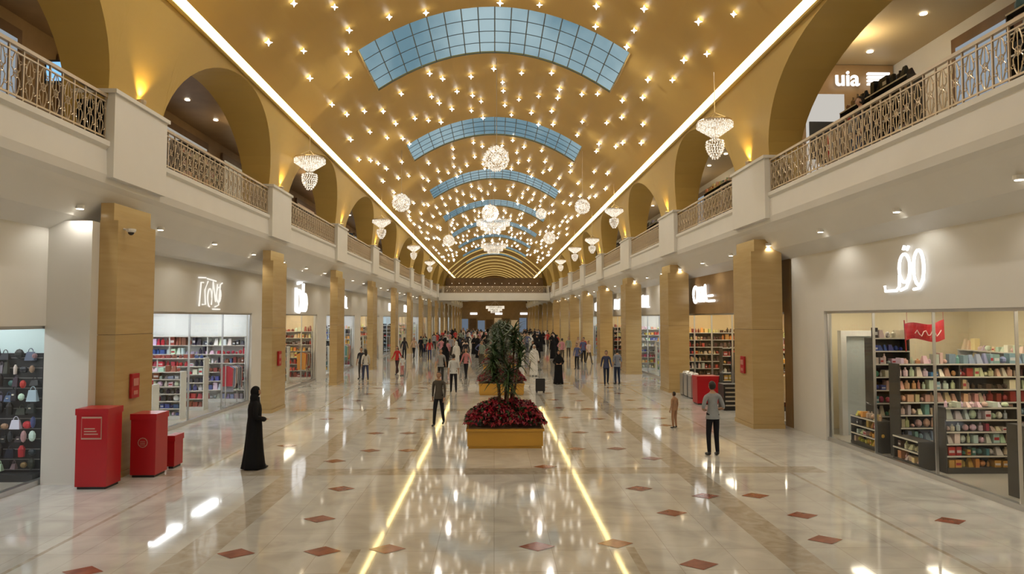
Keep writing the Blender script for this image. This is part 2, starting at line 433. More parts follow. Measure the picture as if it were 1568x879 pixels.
def pegwall(M,L,H,pal,seed):
    """dark slat wall crowded with hanging bags, wallets and small goods"""
    rr=random.Random(seed); b=MB(); b.M=M
    b.box(0,L,.16,.2,0,H,0,(.035,.035,.04)); b.box(0,L,-.05,.2,0,.15,0,(.04,.04,.045))
    for k in range(int(H/.2)): b.box(0,L,.15,.16,.2+.2*k,.215+.2*k,0,(.3,.3,.3))
    z=.22
    while z<H-.1:
        u=.08+rr.uniform(0,.08)
        while u<L-.1:
            w=rr.uniform(.08,.2); h=rr.uniform(.1,.24); cc=rr.choice(PAL[pal]); cc=tuple(min(1,x*rr.uniform(.7,1.3)) for x in cc); v=.06+rr.uniform(-.04,.04)
            zz=z+rr.uniform(-.03,.03)
            k=rr.random()
            if k<.55:
                b.add([(u-w/2,v-.05,zz),(u+w/2,v-.05,zz),(u+w/2,v+.05,zz),(u-w/2,v+.05,zz),(u-w*.36,v-.02,zz+h),(u+w*.36,v-.02,zz+h),(u+w*.36,v+.02,zz+h),(u-w*.36,v+.02,zz+h)],
                  [(0,3,2,1),(4,5,6,7),(0,1,5,4),(1,2,6,5),(2,3,7,6),(3,0,4,7)],0,cc)
                b.tube([(u+w*.25*math.cos(PI*q/5),v,zz+h+.07*math.sin(PI*q/5)) for q in range(6)],.008,4,0,cc)
                if rr.random()<.5: b.box(u-.02,u+.02,v-.058,v-.045,zz+h*.5,zz+h*.62,0,(.75,.7,.6))
            elif k<.8: b.ell((u,v,zz+h/2),(w/2,.05,h/2),8,5,0,cc)
            else: b.lathe([(w*.3,zz),(w*.34,zz+h*.7),(w*.15,zz+h)],7,u,v,0,cc)
            u+=w+rr.uniform(.0,.05)
        z+=.27
    return b
def rack(M,L,pal,seed):
    rr=random.Random(seed); b=MB(); b.M=M
    for u in (0,L):
        b.tube([(u,0,0),(u,0,1.5)],.018,6,0,(.6,.6,.6)); b.box(u-.02,u+.02,-.25,.25,0,.04,0,(.5,.5,.5))
    b.tube([(0,0,1.5),(L,0,1.5)],.018,6,0,(.6,.6,.6))
    u=.08
    while u<L-.05:
        c=rr.choice(PAL[pal]); l=rr.uniform(.6,.95)
        b.add([(u,-.07,1.46),(u,.07,1.46),(u,.23,1.38),(u,.2,1.46-l),(u,-.2,1.46-l),(u,-.23,1.38),(u+.05,-.07,1.46),(u+.05,.07,1.46),(u+.05,.23,1.38),(u+.06,.2,1.46-l),(u+.06,-.2,1.46-l),(u+.05,-.23,1.38)],
         [(0,1,2,3,4,5),(11,10,9,8,7,6),(0,5,11,6),(5,4,10,11),(2,1,7,8),(3,2,8,9),(4,3,9,10)],0,c)
        u+=rr.uniform(.08,.13)
    return b
def frameM(s,x,y):
    if s<0: return Matrix(((0,-1,0,x),(1,0,0,y),(0,0,1,0),(0,0,0,1)))
    return Matrix(((0,1,0,x),(-1,0,0,y),(0,0,1,0),(0,0,0,1)))
def crossM(s,x,y):
    return Matrix(((s,0,0,s*x),(0,1,0,y),(0,0,1,0),(0,0,0,1)))
def shop(s,y0,y1,xw,top,o0,o1,pal,warm,seed,header=M_cream,near=False,wallc=(.75,.73,.68)):
    rr=random.Random(seed)
    X=lambda a,c:(min(s*a,s*c),max(s*a,s*c))
    nm='left' if s<0 else 'right'
    b=MB(); a,c=X(xw,xw+.2)
    b.box(a,c,y0,y1,top,5.0); b.box(a,c,y0,o0,0,top); b.box(a,c,o1,y1,0,top)
    b.obj('wall_%s_shopfront'%nm,[header])
    D=5.2; b=MB()
    a,c=X(xw+D,xw+D+.1); b.box(a,c,y0,y1,0,3.7,0)
    a,c=X(xw+.2,xw+D)
    b.box(a,c,y0,y0+.08,0,3.7,0); b.box(a,c,y1-.08,y1,0,3.7,0); b.box(a,c,y0,y1,3.7,3.75,1)
    b.box(a,c,y0,y1,.001,.006,2)
    n=max(1,int((y1-y0)/3))
    for i in range(n):
        yc=y0+(i+.5)*(y1-y0)/n
        for q in (1.1,3.2):
            a2,c2=X(xw+q,xw+q+.35); b.box(a2,c2,yc-.9,yc+.9,3.66,3.69,3)
    b.obj('shop_interior',[pbr('shopwall%d'%seed,wallc,.6),pbr('shop_ceiling',(.7,.7,.68),.6),pbr('shop_floor',(.5,.46,.4),.2),M_shopy if warm else M_shopw])
    e=empty('shop_window',(s*(xw+.1),(o0+o1)/2,0)); ly=(o0+o1)/2
    g=MB(); g.add([(0,o0-ly,.1),(0,o1-ly,.1),(0,o1-ly,top),(0,o0-ly,top)],[(0,1,2,3)]); go=g.obj('glass',[M_glass],parent=e)
    f=MB(); f.box(-.06,.06,o0-ly,o1-ly,0,.1); f.box(-.05,.05,o0-ly,o1-ly,top-.06,top)
    m=max(2,int(round((o1-o0)/2.4)))
    for i in range(m+1):
        yy=o0-ly+(o1-o0)*i/m; wd=.03 if i in (0,m) else .008
        f.box(-.03,.03,yy-wd,yy+wd,.1,top)
    f.obj('frame',[M_steel],parent=e)
    if s<0: org=lambda q,yy:frameM(s,-(xw+q),yy)
    else:   org=lambda q,yy:frameM(s,(xw+q),yy)
    L=y1-y0-.6
    st=y0+.3 if s<0 else y1-.3
    if y0<70:
        shelf(org(D-.5,st),L,2.3,.45,6,pal,seed,rr.random()<.6,1 if near else .7).obj('wall_shelving',[M_prod])
    return org
def cross(s,xw,q,y,L,H,lev,pal,seed,white,dens=1.0,name='merchandise_shelving'):
    shelf(crossM(s,xw+q,y),L,H,.4,lev,pal,seed,white,dens).obj(name,[M_prod])
LB=[17.6+9.6*i for i in range(16)]
styles=[('shoe',False,(.8,.8,.78)),('warm',True,(.75,.62,.42)),('mix',False,(.7,.7,.7)),('warm',True,(.7,.6,.4)),('dark',False,(.6,.7,.75)),('cosm',True,(.7,.6,.45)),('mix',False,(.7,.7,.7)),('warm',True,(.7,.5,.3)),('mix',True,(.6,.6,.6)),('mix',True,(.6,.6,.6))]
org=shop(-1,2.0,14.2,8.7,3.05,2.6,13.85,'dark',False,100,near=True,wallc=(.66,.80,.80))
pegwall(crossM(-1,9.0,13.8),4.6,2.5,'dark',11).obj('handbag_display_wall',[M_prod])
pegwall(crossM(-1,9.3,12.2),2.8,1.25,'dark',12).obj('handbag_display_stand',[M_prod])
cross(-1,8.7,.7,8.6,2.6,1.5,5,'mix',13,False,1.1)
b=MB(); b.box(-8.72,-7.86,13.55,13.8,0,5.1); b.obj('wall_left_stub',[M_cream])
b=MB(); b.box(-9.4,-9.2,14.2,17.6,0,5.1); b.obj('wall_left_pier',[M_cream])
for i in range(len(LB)-1):
    a,c=LB[i],LB[i+1]; pal,warm,wc=styles[i%10]; W_=pal!='dark'
    org=shop(-1,a,c,9.2,3.38,a+1.05,c-.9,pal,warm,101+i,near=(i<2),wallc=wc)
    if i<8: cross(-1,9.2,.35,c-.6,4.3,2.5,7,pal,300+i,W_,1.0 if i<3 else .7,'wall_shelving')
    if i<6:
        for k,(dy,H) in enumerate(((2.2,1.3),(4.4,1.5),(6.6,1.8))):
            cross(-1,9.2,.5+.2*k,a+dy,3.2,H,6 if i==0 else 5,pal if k!=1 or i==0 else 'mix',400+10*i+k,W_,.9 if i<3 else .7)
        rack(org(.45,c-2.2),1.1,pal,600+i).obj('clothing_rack',[M_prod])
RB=[19.95,33.2]+[42.8+9.6*i for i in range(13)]
rst=[('warm',True,(.8,.6,.32)),('mix',False,(.75,.72,.65)),('warm',True,(.7,.55,.3)),('mix',False,(.7,.7,.65)),('cosm',True,(.7,.6,.4)),('mix',False,(.7,.7,.7)),('warm',True,(.7,.5,.3)),('mix',True,(.7,.6,.5)),('mix',True,(.7,.6,.5))]
org=shop(1,5.0,19.85,8.7,3.38,7.0,17.9,'cosm',True,200,near=True,wallc=(.80,.70,.50))
cross(1,8.7,1.9,18.6,3.0,2.0,6,'cosm',21,False,1.0,'wall_shelving')
cross(1,8.7,.75,16.9,.9,2.7,8,'mix',22,False,1.2)
cross(1,8.7,.55,15.5,4.2,2.15,7,'cosm',23,False,1.1)
cross(1,8.7,.6,14.0,1.5,1.35,5,'mix',26,False,1.1)
cross(1,8.7,2.4,13.4,2.6,1.75,6,'cosm',24,False,1.1)
cross(1,8.7,.6,11.9,3.6,1.3,5,'cosm',25,False,1.1)
shelf(org(.35,17.3),1.2,.75,.4,3,'mix',27,False,1.2).obj('low_display_stand',[M_prod])
shelf(org(.2,15.2),.9,.6,.35,2,'cosm',28,False,1.2).obj('low_display_stand',[M_prod])
b=MB(); b.box(9.5,9.65,18.6,18.8,0,2.7); b.box(10.35,10.5,18.6,18.8,0,2.7); b.box(9.5,10.5,18.6,18.8,2.7,2.85); b.box(9.65,10.35,18.72,18.78,0,2.7,1); b.obj('display_portal',[M_white,pbr('portal_panel',(.55,.6,.6),.4)])
b=MB(); n=14; vs=[];fs=[]
for k in range(n+1):
    t=k/n; vs+= [(9.25+.9*t,15.2+.05*math.sin(t*7),2.70+.04*math.sin(t*7)),(9.25+.9*t,15.2+.05*math.sin(t*7+1),3.05+.04*math.sin(t*7+.6)+.08*t)]
for k in range(n): fs.append((2*k,2*k+1,2*k+3,2*k+2))
b.add(vs,fs)
b.tube([(9.24,15.2,2.45),(9.24,15.25,3.15)],.012,6); b.tube([(9.27,15.2,3.1),(9.27,15.2,3.7)],.004,4); b.tube([(10.1,15.2,3.0),(10.1,15.2,3.7)],.004,4)
b.tube([(9.4+.05*k,15.12,2.86+.07*math.sin(k*1.7)) for k in range(13)],.012,5,1)
b.obj('red_hanging_banner',[M_red,pbr('banner_script',(.75,.6,.55),.6)])
for i in range(len(RB)-1):
    a,c=RB[i],RB[i+1]; pal,warm,wc=rst[i%9]; W_=pal!='warm'
    org=shop(1,a,c,8.7,3.38,a+.45,c-.8,pal,warm,201+i,header=M_brownwall if i==0 else M_cream,near=(i<2),wallc=wc)
    if i<8: cross(1,8.7,.35,c-.6,4.3,2.5,7,pal,320+i,W_,1.0 if i<3 else .7,'wall_shelving')
    if i<6:
        for k,(dy,H) in enumerate(((3.5,1.3),(5.6,1.5),(7.6,1.8),(9.8,1.9))):
            if dy>c-a-1.5: continue
            cross(1,8.7,.5+.25*k,a+dy,3.0,H,5,pal if k!=1 else 'mix',500+10*i+k,W_,.9 if i<3 else .7)
        rack(org(.5,a+2.6),1.4,pal,800+i).obj('clothing_rack',[M_prod])
# ------------------------------------------------------------------ signs
def strokes(name,s,x,y,z,paths,sc,r=.03,mat=M_sign):
    b=MB()
    for p in paths:
        b.tube([(0,(u*sc)*(1 if s<0 else -1),w*sc) for u,w in p],r,6)
    o=b.obj(name,[mat]); o.location=(s*(x),y,z); return o
def oval(cx,cy,rx,ry,a0=0,a1=360,n=18): return [(cx+rx*math.cos(math.radians(a0+(a1-a0)*i/n)),cy+ry*math.sin(math.radians(a0+(a1-a0)*i/n))) for i in range(n+1)]
strokes('shop_sign',1,8.64,14.2,4.17,[oval(.0,.08,.19,.30),oval(.48,.06,.17,.36),[(.19,.08),(.17,-.15),(.05,-.33),(-.15,-.38)],[(.65,.06),(.62,-.2),(.48,-.36),(.3,-.38)],[(-.18,-.05),(-.2,-.3),(-.3,-.38),(-.72,-.38),(-.74,-.26)],[(-.03,.47),(.02,.55)],[(.1,.45),(.16,.53)]],1.0,.034)
strokes('shop_sign',-1,9.15,22.3,3.97,[[(-.7,-.35),(-.6,.3),(-.45,.3)],[(-.5,-.3),(-.3,-.3),(-.35,.1),(-.15,.35)],oval(-.02,-.1,.14,.25,0,270),[(.1,-.3),(.2,.35),(.38,-.2),(.5,.3)],[(.35,-.35),(.6,-.3),(.7,.3),(.85,.35)],oval(.6,.0,.15,.22,90,400),[(-.75,.42),(-.3,.44)],[(.2,-.42),(.7,-.42)],[(-.2,.42),(.4,.38)]],1.15,.024,emit('sign_dim',(1,.95,.85),1.0))
strokes('shop_sign',-1,9.15,32.6,4.15,[[(-.75,-.6),(-.75,.45)],oval(-.25,-.15,.35,.5),[(.35,-.65),(.45,.7)],oval(.75,-.2,.28,.4),[(-.5,.65),(.1,.75)],[(-.75,-.6),(-.2,-.68)]],1.0,.075)
strokes('shop_sign',1,8.64,28.3,4.2,[oval(-.9,0,.28,.33),[(-.5,-.3),(-.5,.3)],[(-.35,.3),(-.35,-.3),(0,-.3),(0,.3)],[(.2,-.32),(.4,.33),(.6,-.32)],[(.75,-.3),(1.5,-.3)],[(.8,-.1),(1.3,-.1)]],1.05,.055)
for k,(s,yy) in enumerate(((-1,42),(-1,51.5),(-1,61),(-1,71),(1,39),(1,48),(1,57.5),(1,67),(1,76))):
    rr=random.Random(k); p=[]
    u=-.9
    while u<.9:
        p.append(rr.choice([oval(u,0,.14,.26),[(u-.1,-.28),(u-.1,.28),(u+.12,.28)],[(u-.1,-.28),(u,.3),(u+.12,-.28)],[(u-.1,.28),(u-.1,-.28),(u+.12,-.28)]])); u+=.38
    strokes('shop_sign',s,9.15 if s<0 else 8.64,yy,4.15,p,1.2,.05)
# ------------------------------------------------------------------ soffit downlights
for s in (-1,1):
    y=7.0
    while y<90:
        b=MB(); z=5.33; x=s*8.02
        b.lathe([(.085,z+.05),(.085,z-.01),(.065,z-.02)],12,x,y,1); b.lathe([(.06,z-.028),(.0601,z-.022)],12,x,y,0)
        b.obj('soffit_downlight',[M_down,M_white])
        if y<62: spot('soffit_lamp',(s*8.02,y,5.28),32,(1,.95,.86),130,.05,(s*.15,0,-1))
        y+=3.2
b=MB()
for s in (-1,1):
    y=6.5
    while y<88:
        for x in (9.4,11.4): b.lathe([(.09,11.27),(.0901,11.29)],10,s*x,y+(.7 if x>10 else 0),0)
        y+=2.6
b.obj('gallery_ceiling_downlights',[M_down])
for s in (-1,1):
    for y in (9,19,28,38,48,60,74): point('gallery_lamp',(s*10.4,y,10.7),80 if s>0 else 32,(1,.82,.55),.1)
def gtext(name,txt,loc,rot,size,mat):
    cu=bpy.data.curves.new(name,'FONT'); cu.body=txt; cu.size=size; cu.extrude=.02; cu.offset=.012; cu.align_x='CENTER'
    cu.materials.append(mat); o=bpy.data.objects.new(name,cu); col.objects.link(o); o.location=loc; o.rotation_euler=rot; return o
b=MB(); b.box(8.6,12.75,21.3,21.5,6.65,11.28); b.box(9.9,11.1,21.2,21.3,6.65,10.3,1); b.box(9.95,11.05,21.15,21.2,8.2,9.4,2); b.box(11.5,12.6,21.15,21.3,8.6,9.9,3)
b.obj('gallery_store_front',[M_brownwall,emit('lit_white_panel',(.95,.90,.82),.6),M_dark,pbr('poster_blue',(.08,.15,.35),.4)])
gtext('gallery_shop_sign','uia',(11.15,21.1,10.55),(PI/2,0,0),.7,M_sign)
b=MB(); 
for k in range(4): b.box(11.8,12.5,21.05,21.15,10.57+.11*k,10.63+.11*k)
b.obj('gallery_sign_bars',[M_sign])
b=MB(); b.box(-12,-10.9,18.9,19.0,6.65,9.7,0); b.box(-11.5,-11.2,18.85,18.9,7.5,9.5,1)
b.obj('gallery_partition',[M_brown,pbr('dim_panel',(.4,.35,.3),.5)])
b=MB(); b.box(-9.5,-8.75,14.5,14.58,8.15,8.65,0); b.box(-9.45,-8.8,14.48,14.5,8.2,8.6,1); b.tube([(-9.15,14.54,8.65),(-9.15,14.54,11.3)],.02,6,0); b.obj('hanging_screen',[M_dark,M_screen])
for s in (-1,1):
    for k,y in enumerate(range(8,88,6)):
        if s>0 and k==2: continue
        rr=random.Random(k*3+s)
        b=MB(); X=s*12.75
        b.box(min(X,X-s*.08),max(X,X-s*.08),y,y+4.4,6.65,10.9,0)
        b.box(min(X,X-s*.1),max(X,X-s*.1),y+.2,y+4.2,6.7,10.6,1)
        b.obj('gallery_shop_window',[M_brown,emit('gw%d'%(k%4),[(.9,.75,.5),(.7,.8,.9),(.9,.55,.3),(.9,.85,.75)][k%4],.4)])
        if not(s<0 and k==1):
            shelf(frameM(s,s*9.3,y+.5 if s<0 else y+4.0),3.0,1.9 if s<0 else 2.1,.4,5,rr.choice(['dark','shoe','cosm']),k+900,False,.8).obj('gallery_merchandise_shelving',[M_prod]).location=(0,0,6.6)
rack(frameM(1,8.9,18.2),2.4,'dark',77).obj('gallery_clothing_rack',[M_prod]).location=(0,0,6.6)
# ------------------------------------------------------------------ far end
b=MB(); b.box(-7.55,7.55,93,97,5.6,6.6); b.obj('bridge_slab',[M_white])
L=15.0; rm=railmesh(L); o=inst('bridge_railing',rm,None,(-7.5,93.05,6.6)); o.rotation_euler=(0,0,-PI/2)
b=MB(); rr=random.Random(5)
for k in range(14):
    x=-14+2.0*k
    b.box(x,x+1.7,YE-.15,YE-.05,0,rr.uniform(2.6,3.4),rr.choice([0,1,2,3,3]))
    b.box(x,x+1.8,YE-.15,YE-.05,7.2,8.6,rr.choice([0,3,3,2]))
    if k%3==1: b.box(x+.2,x+1.9,YE-.2,YE-.1,4.0,4.5,4)
b.obj('end_shopfronts',[emit('endA',(.9,.6,.3),.35),emit('endB',(.4,.5,.65),.3),emit('endC',(.85,.75,.55),.3),M_brown,emit('end_sign',(.95,.95,1),1.5)])
b=MB(); b.box(-7.4,7.4,104,104.3,7.0,9.3,0)
for k in range(40): b.box(-7.2+k*.36,-7.2+k*.36+.1,103.95,104,7.3+.55*(k%3),7.4+.55*(k%3),1)
b.box(-7.5,7.5,104,118,6.6,7.0,0)
b.obj('mezzanine_screen_wall',[M_brown,emit('mez_light',(1,.85,.6),.9)])
for y in range(100,164,7):
    b=MB(); b.tube([(x*.43,y,vz(x*.43)-.25) for x in range(-16,17)],.08,6); b.obj('ceiling_rib_light',[emit('ribled',(1,.68,.22),.6)])
# ------------------------------------------------------------------ chandeliers
def beadmat():
    m,nt,out=newmat('lit_crystal'); L=nt.links.new
    e=nt.nodes.new('ShaderNodeEmission'); g=nt.nodes.new('ShaderNodeNewGeometry')
    n=nt.nodes.new('ShaderNodeTexNoise'); n.inputs['Scale'].default_value=16; n.inputs['Detail'].default_value=2; L(g.outputs['Position'],n.inputs['Vector'])
    r=nt.nodes.new('ShaderNodeValToRGB'); r.color_ramp.elements[0].position=.38; r.color_ramp.elements[1].position=.62
    r.color_ramp.elements[0].color=(.28,.20,.11,1); r.color_ramp.elements[1].color=(1,.93,.8,1)
    L(n.outputs[0],r.inputs[0]); L(r.outputs[0],e.inputs[0]); e.inputs[1].default_value=1.0
    gl=nt.nodes.new('ShaderNodeBsdfGlossy'); gl.inputs['Roughness'].default_value=.1; gl.inputs[0].default_value=(.6,.6,.6,1); ad=nt.nodes.new('ShaderNodeAddShader')
    L(e.outputs[0],ad.inputs[0]); L(gl.outputs[0],ad.inputs[1]); L(ad.outputs[0],out.inputs[0])
    m.cycles.emission_sampling='NONE'
    return m
M_bead=beadmat()
def bead(b,p,r):
    x,y,z=p; b.add([(x+r,y,z),(x,y+r,z),(x-r,y,z),(x,y-r,z),(x,y,z+r*1.4),(x,y,z-r*1.4)],[(0,1,4),(1,2,4),(2,3,4),(3,0,4),(1,0,5),(2,1,5),(3,2,5),(0,3,5)],0)
def ch_sphere():
    b=MB(); N_=360
    for i in range(N_):
        t=math.acos(1-2*(i+.5)/N_); a=i*2.39996
        rr=.5*R.uniform(.88,1.03)
        bead(b,(rr*math.sin(t)*math.cos(a),rr*math.sin(t)*math.sin(a),rr*math.cos(t)),.032)
    b.ell((0,0,0),(.2,.2,.2),12,8,0); b.lathe([(.04,.48),(.09,.52),(.02,.6)],10,0,0,1); return b
def ch_bowl():
    b=MB()
    b.lathe([(.5,.20),(.52,.16),(.5,.12)],20,0,0,1)
    for ring in range(9):
        r=.52-.05*ring; n=int(34*r/.52)+6
        for i in range(n):
            a=2*PI*i/n+ring*.3
            for k in range(3): bead(b,(r*math.cos(a),r*math.sin(a),.12-.035*ring-.05*k*(1 if ring<8 else 2)),.022)
    for ring in range(8):
        z=-.42-.07*ring; r=.26*math.cos((ring-1.5)/6.5*PI/2*.92)
        n=max(5,int(22*r/.26))
        for i in range(n): a=2*PI*i/n+ring*.2; bead(b,(r*math.cos(a),r*math.sin(a),z),.026)
    b.tube([(0,0,.2),(0,0,-.5)],.015,5,1)
    for i in range(6): a=i*PI/3; b.tube([(.5*math.cos(a),.5*math.sin(a),.18),(0,0,.45)],.008,4,1)
    return b
def ch_ring():
    b=MB()
    for tier,(R0,z0) in enumerate(((1.2,.25),(.9,-.05),(.55,-.3))):
        n=int(70*R0/1.2)
        b.tube([(R0*math.cos(i*PI/16),R0*math.sin(i*PI/16),z0+.1) for i in range(33)],.02,5,1)
        for i in range(n):
            a=2*PI*i/n
            for k in range(6): bead(b,(R0*math.cos(a),R0*math.sin(a),z0+.05-.06*k),.035)
    for i in range(6): a=i*PI/3; b.tube([(1.2*math.cos(a),1.2*math.sin(a),.35),(0,0,1.0)],.01,4,1)
    b.tube([(0,0,1.0),(0,0,-.3)],.02,5,1)
    return b
mats=[M_bead,M_metal]
CS=ch_sphere().mesh('crystal_sphere',mats); CB=ch_bowl().mesh('crystal_bowl',mats); CR=ch_ring().mesh('crystal_ring',mats)
def chand(name,me,x,y,z,sc,top,dz):
    e=empty(name,(x,y,z)); inst('crystals',me,e,None,0,sc)
    b=MB(); b.tube([(0,0,dz*sc),(0,0,top-z)],.012,5); b.obj('suspension_cord',[M_metal],parent=e)
for x,y,z,sc in ((.08,27.3,9.6,1.0),(-.27,41,9.5,.98),(-4.85,35.6,9.2,.92),(4.66,36,9.1,.78),(4.2,52,9.3,.9),(3.5,51,11,.8),(-3.6,54,9.3,.9)):
    chand('crystal_globe_chandelier',CS,x,y,z,sc,vz(x),.5)
for x,y,z,sc in ((-6.75,25.0,8.85,1.05),(6.55,20.0,8.85,1.0),(-6.6,40,8.75,1.0),(6.55,37.2,9.0,.95),(-6.6,56,8.9,1.0),(6.6,46,8.4,.9),(6.6,56,8.8,1),(-6.6,70,8.8,1),(6.6,68,8.8,1)):
    chand('crystal_bowl_chandelier',CB,x,y,z,sc,vz(x)-.0,.45)
chand('crystal_ring_chandelier',CR,-.1,50,10.0,1.0,vz(0),.95)
chand('crystal_ring_chandelier',CR,.1,94.5,4.5,1.05,5.6,.95)
chand('crystal_ring_chandelier',CR,-.1,66,10.0,1.0,vz(0),.95)
# ------------------------------------------------------------------ planters
M_leaf=pbr('palm_leaf',(.045,.09,.03),.4,0,.4,8); M_bark=pbr('bark',(.16,.1,.06),.8,0,.3,12)
def planter():
    b=MB(); h=.48
    for (w,z0,z1) in ((.90,0,.06),(.93,.06,h-.06),(.96,h-.06,h)):
        b.box(-w,w,-w,w,z0,z1,0)
    b.box(-.9,.9,-.9,.9,h-.02,h+.02,1)
    for k in range(1600):
        x=R.uniform(-.97,.97); y=R.uniform(-.97,.97)
        m=max(abs(x),abs(y)); z=h+.08+.62*(1-min(1,m)**3)*R.uniform(.75,1)*(.8+.2*math.sin(x*7)*math.cos(y*6))
        r=R.uniform(.07,.12); a=R.uniform(0,6.3); t=R.uniform(-.5,.5)
        green=R.random()<.3
        c=(.015,.04,.01) if green else (R.uniform(.14,.36),R.uniform(.003,.015),R.uniform(.02,.04))
        for q in range(3):
            aa=a+q*2.1; dx,dy=math.cos(aa)*r,math.sin(aa)*r; px,py=-dy*.35,dx*.35
            b.add([(x,y,z),(x+dx*.5+px,y+dy*.5+py,z+.02+t*.05),(x+dx,y+dy,z-.03+t*.1),(x+dx*.5-px,y+dy*.5-py,z+.02-t*.05)],[(0,1,2,3)],2,c)
    b.ell((0,0,h),(.86,.86,.5),16,8,2,(.05,.02,.012),None,lambda q:q[2]>0)
    for k in range(6):
        a=k*1.1+.3; bx,by=.12*math.cos(a),.12*math.sin(a); sp=.30+.1*(k%2); tx,ty=sp*math.cos(a+.3),sp*math.sin(a+.3); H=(2.95,2.7,2.45,2.2,1.95,2.6)[k]
        b.tube([(bx,by,h),((bx+tx)/2+.04,(by+ty)/2,(H+h)/2),(tx,ty,H)],.04,7,4,r2=.025)
        for q in range(110):
            aa=R.uniform(0,2*PI); L=R.uniform(.35,.62); el=R.uniform(-.35,1.25); z0=H-R.uniform(0,.75)*.9
            dx,dy=math.cos(aa),math.sin(aa); w=.024
            P=[]
            for j in range(5):
                t=j/4; P.append((tx+dx*L*t*math.cos(el*(1-t*.4)),ty+dy*L*t*math.cos(el*(1-t*.4)),z0+L*t*math.sin(el)-.35*L*t*t))
            vs=[];fs=[]
            for j,p in enumerate(P):
                ww=w*(1.2-j/4*1.0)+.002; vs+= [(p[0]-dy*ww,p[1]+dx*ww,p[2]),(p[0]+dy*ww,p[1]-dx*ww,p[2])]
            for j in range(4): fs.append((2*j,2*j+1,2*j+3,2*j+2))
            b.add(vs,fs,3)
    return b.mesh('planter_mesh',[M_yellow,M_bark,M_prod,M_leaf,M_bark])
PM=planter()
for x,y in ((.27,17.9),(.3,29.5),(.3,41),(.2,53),(.2,65)):
    inst('poinsettia_planter_with_palm',PM,None,(x,y,0))
# ------------------------------------------------------------------ kiosks & cabinets
def kiosk(name,x,y,w,d,h,rot=0,face=0):
    b=MB(); M=pbr('red_print',(.5,.32,.25),.4)
    b.box(-w/2,w/2,-d/2,d/2,.05,h-.12,0); b.box(-w/2-.015,w/2+.015,-d/2-.015,d/2+.015,h-.12,h,0); b.box(-w/2+.03,w/2-.03,-d/2+.03,d/2-.03,0,.05,2)
    yf=-d/2
    if face==0:
        b.box(-w*.32,w*.32,yf-.012,yf,h*.62,h*.9,1); b.box(-w*.3,w*.3,yf-.02,yf-.012,h*.64,h*.88,0)
        for k in range(3): b.box(-w*.22,w*.22-.03*k,yf-.024,yf-.02,h*.68+.05*k,h*.68+.05*k+.02,1)
    if face==1:
        b.add([(.2*w*math.cos(i*PI/6),yf-.015,h*.55+.2*w*math.sin(i*PI/6)) for i in range(12)],[tuple(range(12))],1)
        b.add([(.17*w*math.cos(i*PI/6),yf-.018,h*.55+.17*w*math.sin(i*PI/6)) for i in range(12)],[tuple(range(12))],0)
        for i in range(3): b.box(-.05,.05,yf-.024,yf-.02,h*.55-.05+.035*i,h*.55-.04+.035*i,1)
    b.obj(name,[M_red,M,M_dark],loc=(x,y,0),rot=rot)
kiosk('red_donation_kiosk',-7.54,13.4,.58,.5,1.5)
kiosk('red_donation_kiosk',-7.06,14.35,.5,.5,1.27,0,1)
kiosk('red_waste_bin',-6.88,15.1,.16,.4,.7,0,2)
kiosk('red_waste_bin',6.85,8.0,.5,.6,.95,0,2)
kiosk('red_display_cabinet',7.9,25.6,.8,.6,1.05,0,2)
b=MB(); b.box(-.35,.35,-.3,.3,0,.9); 
for k in range(5): b.box(-.3,.3,-.32,-.3,.15+.15*k,.2+.15*k,1)
b.obj('black_cabinet',[M_dark,M_steel],loc=(8.3,24.0,0))
for k in range(3):
    b=MB(); b.box(-.22,.22,-.22,.22,.05,.9,0); b.lathe([(.15,.9),(.17,.93),(.12,1.0),(.03,1.02)],12,0,0,0); b.box(-.12,.12,-.235,-.22,.6,.75,1); b.box(-.18,.18,-.18,.18,0,.05,1)
    b.obj('steel_waste_bin',[M_steel,M_dark],loc=(8.0+.0*k,27.3+.6*k,0))
# ------------------------------------------------------------------ people
def cloth(c): 
    n='cloth_%02d_%02d_%02d'%tuple(int(x*99) for x in c); return pbr(n,c,.8,0,.12,9,.2)
M_skin=pbr('skin',(.42,.24,.15),.5); M_hair=pbr('dark_hair',(.015,.01,.008),.5); M_eye=pbr('eye_white',(.7,.68,.65),.3)
M_lip=pbr('lips',(.35,.12,.09),.5)
def skinmesh(nodes,edges):
    me=bpy.data.meshes.new('sk'); me.from_pydata([n[0] for n in nodes],[e[:2] for e in edges],[])
    o=bpy.data.objects.new('sk',me); col.objects.link(o)
    md=o.modifiers.new('Skin','SKIN'); md.use_smooth_shade=True
    sv=me.skin_vertices[0].data
    for i,n in enumerate(nodes): sv[i].radius=(n[1],n[1]); sv[i].use_root=bool(n[2])
    s2=o.modifiers.new('Sub','SUBSURF'); s2.levels=1; s2.render_levels=1
    dg=bpy.context.evaluated_depsgraph_get(); dg.update()
    m2=bpy.data.meshes.new_from_object(o.evaluated_get(dg))
    V=[tuple(v.co) for v in m2.vertices]; F=[tuple(p.vertices) for p in m2.polygons]
    bpy.data.objects.remove(o); bpy.data.meshes.remove(me); bpy.data.meshes.remove(m2)
    return V,F
def segd(p,a,b):
    p,a,b=Vector(p),Vector(a),Vector(b); d=b-a; t=max(0,min(1,(p-a).dot(d)/max(1e-9,d.length_squared))); return (p-(a+d*t)).length,t
